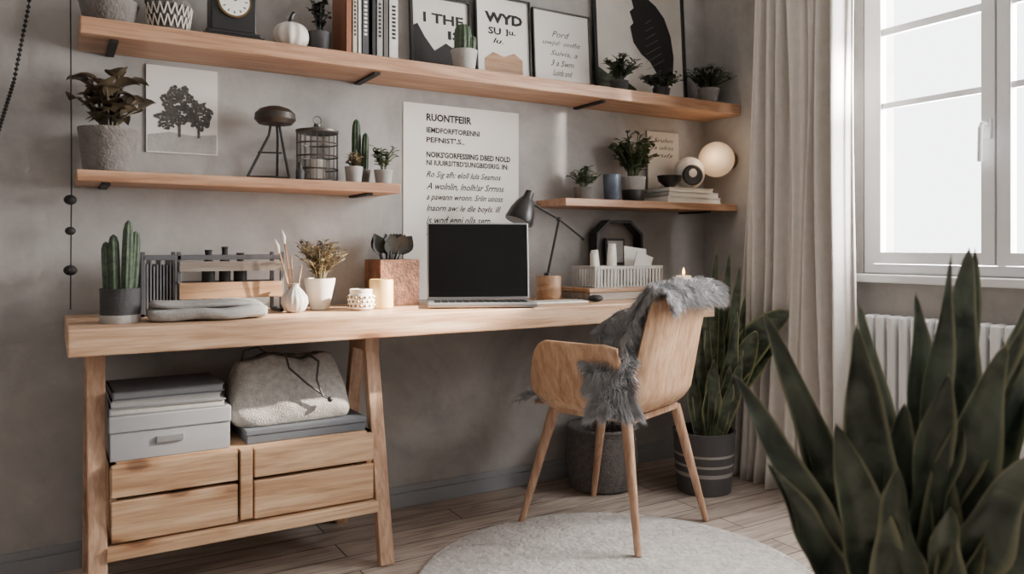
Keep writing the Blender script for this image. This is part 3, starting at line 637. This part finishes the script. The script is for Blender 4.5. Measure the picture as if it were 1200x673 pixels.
tag(obj("envelope",g,m_paper,loc=(2.10,2.50,zb+.014),smooth=False),"white envelope leaning in the letter basket","envelope")
g=G().box(-.03,.06,-.002,.002,0,.11,Matrix.Rotation(.3,4,'Y'))
tag(obj("note_card",g,m_mat,loc=(2.08,2.465,zb+.03),smooth=False),"blank cream note card tucked in the letter basket","card")
# candle in glass
s=root("glass_candle","lit ivory candle in a clear glass on the desk","candle",(2.235,2.35,ZD))
obj("candle_wax",G().lathe([(.001,.002),(.030,.002),(.030,.092),(.001,.094)],n=24),m_wax,s)
obj("glass_cup",G().lathe([(.031,0),(.034,.002),(.034,.12),(.0325,.12),(.0315,.003)],n=24),m_glass,s)
obj("flame",G().lathe([(.001,.095),(.004,.100),(.006,.106),(.003,.118),(.0003,.126)],n=10),m_flame,s)
# ---------------------------------------------------------------- hanging cords
s=root("hanging_bead_cord","black cord with three dark beads hanging by the shelves","hanging ornament",(.050,2.70,0))
obj("cord",G().tube([(0,.0,2.74),(.0,0,1.8),(.003,0,1.2),(0,0,.81)],.0022,5),m_black,s)
for z,r_ in ((1.145,.018),(1.05,.015),(.93,.019)): obj("bead",G().sphere((0,0,z),r_,18,1,.85),m_blackm,s)
obj("hook",G().box(-.012,.012,-.012,.012,2.735,2.749),m_black,s)
s=root("bead_garland","looping dark bead chain hanging on the wall","garland",(0,2.735,0))
ctl=[(-.26,1.13),(-.19,1.20),(-.135,1.34),(-.095,1.50),(-.058,1.73),(-.040,2.05),(-.035,2.4),(-.035,2.74)]
pts=[]
for i in range(110):
    q=i/109*(len(ctl)-1);k=min(int(q),len(ctl)-2);t=q-k;pts.append((ctl[k][0]*(1-t)+ctl[k+1][0]*t,0,ctl[k][1]*(1-t)+ctl[k+1][1]*t))
obj("chain_cord",G().tube(pts,.0018,5),m_black,s)
g=G()
for p_ in pts: g.sphere(p_,.006,8)
obj("bead_chain",g,m_blackm,s)
# ---------------------------------------------------------------- chair
ch=root("armchair","moulded plywood armchair with round tapered wooden legs on the rug","chair",(1.75,2.18,0.0),math.radians(20.5))
def ss(x,a0,b0):
    t=min(1,max(0,(x-a0)/(b0-a0)));return t*t*(3-2*t)
def rim(ph):
    a=abs(ph)*180/PI
    back=.385*(1-ss(a,41,51));arm=.235*ss(a,54,64)*(1-ss(a,98,150));notch=.10*ss(a,41,51)*(1-ss(a,54,64))
    return back+arm+notch
def shellpt(ph,t):
    s_,c_=math.sin(ph),math.cos(ph);e=.58
    ex=math.copysign(abs(s_)**e,s_);ey=-math.copysign(abs(c_)**e,c_)
    ax=.258;by=.205 if c_>0 else .262
    Hh=rim(ph)
    if t<.5:
        q=t/.5;x=ex*ax*.86*q;y=ey*by*.86*q;z=.452-.012*(1-q*q)-(.012*q**4 if c_<-.3 else 0)
        return (x,y,z)
    q=(t-.5)/.5
    hh=Hh*q
    k=.86+.14*min(1,(q*Hh/.05))**.6 if Hh>.002 else .86+.14*q
    zz=.452+hh-(.012 if c_<-.3 and Hh<.01 else 0)
    fl=(hh/.39)
    x=ex*(ax*k+.045*fl*(1 if abs(s_)>.75 else 0.2));y=ey*by*k-(.075*fl if c_>.45 else 0)
    if abs(s_)>.75: x+=math.copysign(.03*hh/.235,s_)
    if c_>.5: x*=(1-.10*max(0,fl)*abs(ex)**2)
    return (x,y,zz)
def shf(u,v): return shellpt((u-.5)*2*PI,max(v,.004))
obj("seat_shell",G().grid(shf,260,46,True),m_chair,ch,solid=.013,angle=180)
for x,y,zf in ((-.22,.27,.001),(-.24,-.22,.0155),(.22,.24,.001),(.235,-.235,.001)):
    obj("leg",G().tube([(x,y,zf),(x*.70,y*.62,.425)],[.011,.020],16),m_leg,ch)
obj("under_frame",G().beam((-.16,-.145,.425),(.16,-.145,.425),.03,.022,side=(0,1,0)).beam((-.155,.15,.425),(.155,.15,.425),.03,.022,side=(0,1,0)).beam((-.155,-.145,.425),(-.155,.15,.425),.03,.022).beam((.155,-.145,.425),(.155,.15,.425),.03,.022),m_leg,ch,bev=.002,smooth=False)
# sheepskin: main sheet over back and seat plus a flap falling over the open corner
path=[(.300,.452),(.21,.480),(.12,.482),(.05,.51),(.0,.56),(-.045,.63),(-.095,.71),(-.15,.785),(-.21,.845),(-.262,.872),(-.30,.850),(-.312,.80)]
def lerp_path(P,s_):
    k=s_*(len(P)-1);i=min(int(k),len(P)-2);f_=k-i
    return [a*(1-f_)+b*f_ for a,b in zip(P[i],P[i+1])]
def skin(u,v):
    w=2*u-1;y,z=lerp_path(path,v);mid=math.exp(-((v-.48)/.2)**2)
    hw=.205+.01*math.sin(v*17)+.022*mid
    x=w*hw
    if v<.8:
        sag=abs(w)**3*.05*mid;z-=sag;y-=sag*1.2
    if v<.12: z-=.01*w*w; x*=.95
    if v>.85: x*=.97
    z+=.010*noise.noise(Vector((x*16,v*16,1)));y+=.010*noise.noise(Vector((x*16,v*16,7)))
    return (x,y,z+.006)
fp=[(-.165,-.17,.80),(-.18,-.13,.745),(-.205,-.115,.69),(-.248,-.125,.66),(-.278,-.140,.61),(-.293,-.152,.55),(-.296,-.160,.49),(-.290,-.166,.450)]
def flap(u,v):
    w=2*u-1;x,y,z=lerp_path(fp,v);hw=.070*(1-.15*v)+.006*math.sin(v*14)
    return (x+w*hw*.5+.008*noise.noise(Vector((w,v*7,3))),y-w*hw*.87+.008*noise.noise(Vector((w*2,v*7,9))),z-.03*w*w*(1-v)+.010*abs(w))
g=G().grid(skin,40,70)
g.grid(flap,16,28)
rd=random.Random(9)
V2=[];F2=[]
def strands(fn,N,side,lmin,lmax):
    for i in range(N):
        u=rd.random();v=rd.random()
        if rd.random()<.22: u=rd.random()**3*.12 if rd.random()<.75 else 1-rd.random()**3*.12
        p=Vector(fn(u,v));u0,u1=max(0,u-.01),min(1,u+.01);v0,v1=max(0,v-.01),min(1,v+.01)
        pu=Vector(fn(u1,v))-Vector(fn(u0,v));pv=Vector(fn(u,v1))-Vector(fn(u,v0))
        n=pu.cross(pv)
        if n.length<1e-9: continue
        n.normalize();n=side(n,p,v)
        cl_=Vector((rd.gauss(0,1),rd.gauss(0,1),rd.gauss(0,1)))*.5
        cl2=noise.noise_vector(p*22)*1.2
        ed=abs(2*u-1)
        d_=(n*.7+cl_*.5+cl2+(pu.normalized()*(2*u-1)*1.3 if ed>.75 else Vector((0,0,0)))).normalized();L=lmin+(lmax-lmin)*rd.random()
        sd=d_.cross(Vector((rd.random(),rd.random(),rd.random()))).normalized()*.0011
        a=p;b=p+d_*L*.5+Vector((0,0,-.1*L));c_=p+d_*L+Vector((0,0,-.5*L))+cl2*.008
        k=len(V2);V2.extend([a-sd,a+sd,b-sd*.8,b+sd*.8,c_]);F2.extend([(k,k+1,k+3,k+2),(k+2,k+3,k+4)])
def side1(n,p,v):
    if v<.8:
        if n.z<0: n=-n
        if v>.25 and rd.random()<.45: n=-n
    elif n.dot(p-Vector((0,-.26,.7)))<0: n=-n
    return n
def side2(n,p,v):
    return n if n.dot(Vector((-1,-.45,.3)))>0 else -n
strands(skin,36000,side1,.026,.052)
strands(flap,13000,side2,.022,.044)
g.add(V2,F2)
o=obj("sheepskin_throw",g,m_fur,loc=(1.75,2.18,0),rz=math.radians(20.5),angle=180)
tag(o,"shaggy grey sheepskin throw draped over the armchair back and seat","throw")
# ---------------------------------------------------------------- floor plants
s=root("snake_plant","tall dark snake plant in a striped grey pot beside the curtain","potted plant",(2.31,2.31,0))
obj("pot",G().lathe([(.10,0),(.108,.004),(.12,.12),(.125,.235),(.128,.25),(.118,.25),(.114,.22)],n=40),m_stripe,s)
obj("soil",G().lathe([(.001,.22),(.117,.22)],n=24),m_soil,s)
g=G();Rv=Vector((.8575,-.5145,0));Fv=Vector((.5145,.8575,0))
for lat,dp,z,w,bl in ((.04,-.05,1.00,.06,.01),(.10,-.02,.985,.065,.04),(.14,-.03,.93,.065,.06),(.17,.0,.80,.06,.08),(-.02,-.04,.70,.05,-.02),(.07,-.05,.88,.075,.02),(.12,-.06,.74,.075,.06),(-.03,-.06,.66,.07,-.01),(.15,-.03,.64,.06,.08),(.0,-.04,.78,.06,0),(.02,-.08,.55,.08,.02),(.09,-.06,.52,.08,.05),(-.06,-.06,.56,.06,-.03),(.13,-.08,.56,.07,.07)):
    t=Rv*lat+Fv*dp;b=t*.35;g.blade((b.x,b.y,.2),(t.x,t.y,z),w,(b.x+Rv.x*bl,b.y+Rv.y*bl,.2+(z-.2)*.55),(-Fv*1+Rv*random.uniform(-.5,.5)),16,6,.25,twist=random.uniform(-.7,.7),wave=.25,ph=lat*50)
for lat,z,w,cz in ((.34,.74,.13,.72),(.28,.60,.12,.62),(.20,.66,.10,.55)):
    t=Rv*lat+Fv*(-.05);g.blade((Rv.x*.05,Rv.y*.05,.2),(t.x,t.y,z),w,(Rv.x*.12,Rv.y*.12,cz-.1),(-Fv+Vector((0,0,.8))),16,6,.2,prof=lambda q:.12+.88*math.sin(PI*max(0,(q-.25)/.75))**.7 if q>.25 else .12)
obj("foliage",g,m_snake,s,angle=180)
s=root("floor_basket","woven dark grey basket planter beneath the desk end","basket",(1.98,2.57,0))
obj("basket_body",G().lathe([(.12,0),(.135,.01),(.15,.13),(.14,.235),(.145,.25),(.135,.25),(.13,.22),(.10,.02)],n=72,rib=.012,ribn=36),m_basket,s)
obj("basket_rim",G().tube([(.143*math.cos(2*PI*i/40),.143*math.sin(2*PI*i/40),.25) for i in range(41)],.008,6),m_basket,s)
# foreground snake plant
C=Vector((1.25,.77,0))
s=root("snake_plant","large broad-leaved snake plant in a pale pot near the window","potted plant",tuple(C))
obj("pot",G().lathe([(.12,0),(.13,.006),(.15,.2),(.158,.31),(.160,.33),(.146,.33),(.142,.29)],n=48),m_lgrey,s)
obj("soil",G().lathe([(.001,.295),(.145,.295)],n=24),m_soil,s)
g=G()
for lat,dp,z,w in ((-.30,.0,.785,.075),(-.235,.05,.89,.07),(-.115,-.05,.875,.095),(-.06,.06,.90,.075),(.07,.0,.99,.065),(.13,.05,1.0,.10),(.19,-.04,.95,.105),(.02,-.08,.80,.105),(-.16,-.08,.72,.095),(.10,-.1,.85,.105),(.23,.02,.88,.10),(.26,-.08,.78,.105),(-.03,.1,.84,.08),(.17,.1,1.0,.08),(-.25,-.02,.64,.075),(.05,.08,.92,.08),(.28,.06,.95,.09),(-.08,-.12,.66,.09),(.14,-.14,.70,.105),(-.19,.06,.76,.075),(-.02,-.02,.74,.10),(.06,-.05,.72,.105),(.20,-.12,.64,.10),(.0,-.12,.60,.09)):
    t=Rv*lat+Fv*dp;b=Rv*(lat*.22)+Fv*(dp*.3);cc=b*1.0+Rv*(lat*.25+random.uniform(-.03,.03))
    g.blade((b.x,b.y,.27),(t.x,t.y,z),w,(cc.x,cc.y,.27+(z-.27)*.58),(-Fv+Rv*random.uniform(-.7,.7)),26,8,.28,twist=random.uniform(-1.0,1.0),wave=.3,ph=lat*40)
obj("foliage",g,m_snakef,s,angle=180)
# ---------------------------------------------------------------- lights
w=bpy.data.worlds.new("overcast_sky");bpy.context.scene.world=w;w.use_nodes=True
w.node_tree.nodes["Background"].inputs[0].default_value=(.95,.97,1,1);w.node_tree.nodes["Background"].inputs[1].default_value=6
def area(name,loc,rot,sx,sy,p,c):
    l=bpy.data.lights.new(name,'AREA');l.shape='RECTANGLE';l.size=sx;l.size_y=sy;l.energy=p;l.color=c
    o=bpy.data.objects.new(name,l);COL.objects.link(o);o.location=loc;o.rotation_euler=rot
for (a,b),p_ in zip(wins,(270,100)): area("window_daylight",(X1+.35,(a+b)/2,1.65),(0,PI/2,0),1.5,1.1,p_,(1,.955,.91))  # second lamp is added fill outside the unseen extra window
def spot(name,loc,to,p,ang,c):
    l=bpy.data.lights.new(name,'SPOT');l.energy=p;l.spot_size=math.radians(ang);l.spot_blend=1;l.color=c;l.shadow_soft_size=.03
    o=bpy.data.objects.new(name,l);COL.objects.link(o);o.location=loc;o.rotation_euler=(Vector(to)-Vector(loc)).to_track_quat('-Z','Y').to_euler()
spot("sunbeam",(3.3,1.424,1.954),(.90,2.40,.79),5000,12,(1,.88,.74))
spot("sunbeam",(3.15,.957,1.805),(1.98,2.75,1.46),1300,17,(1,.93,.84))
l=bpy.data.lights.new("lamp_glow",'POINT');l.energy=1.2;l.shadow_soft_size=.08;l.color=(1,.75,.5);o=bpy.data.objects.new("lamp_glow",l);COL.objects.link(o);o.location=(2.55,2.5,1.42)
# ---------------------------------------------------------------- camera
cam=bpy.data.cameras.new("camera");o=bpy.data.objects.new("camera",cam);COL.objects.link(o)
o.location=(0,0,1);o.rotation_euler=(PI/2,0,-math.atan2(.5145,.8575));cam.lens=27;cam.shift_y=-46.5/1200
cam.dof.use_dof=True;cam.dof.focus_distance=2.75;cam.dof.aperture_fstop=2.8;cam.clip_start=.05
bpy.context.scene.camera=o
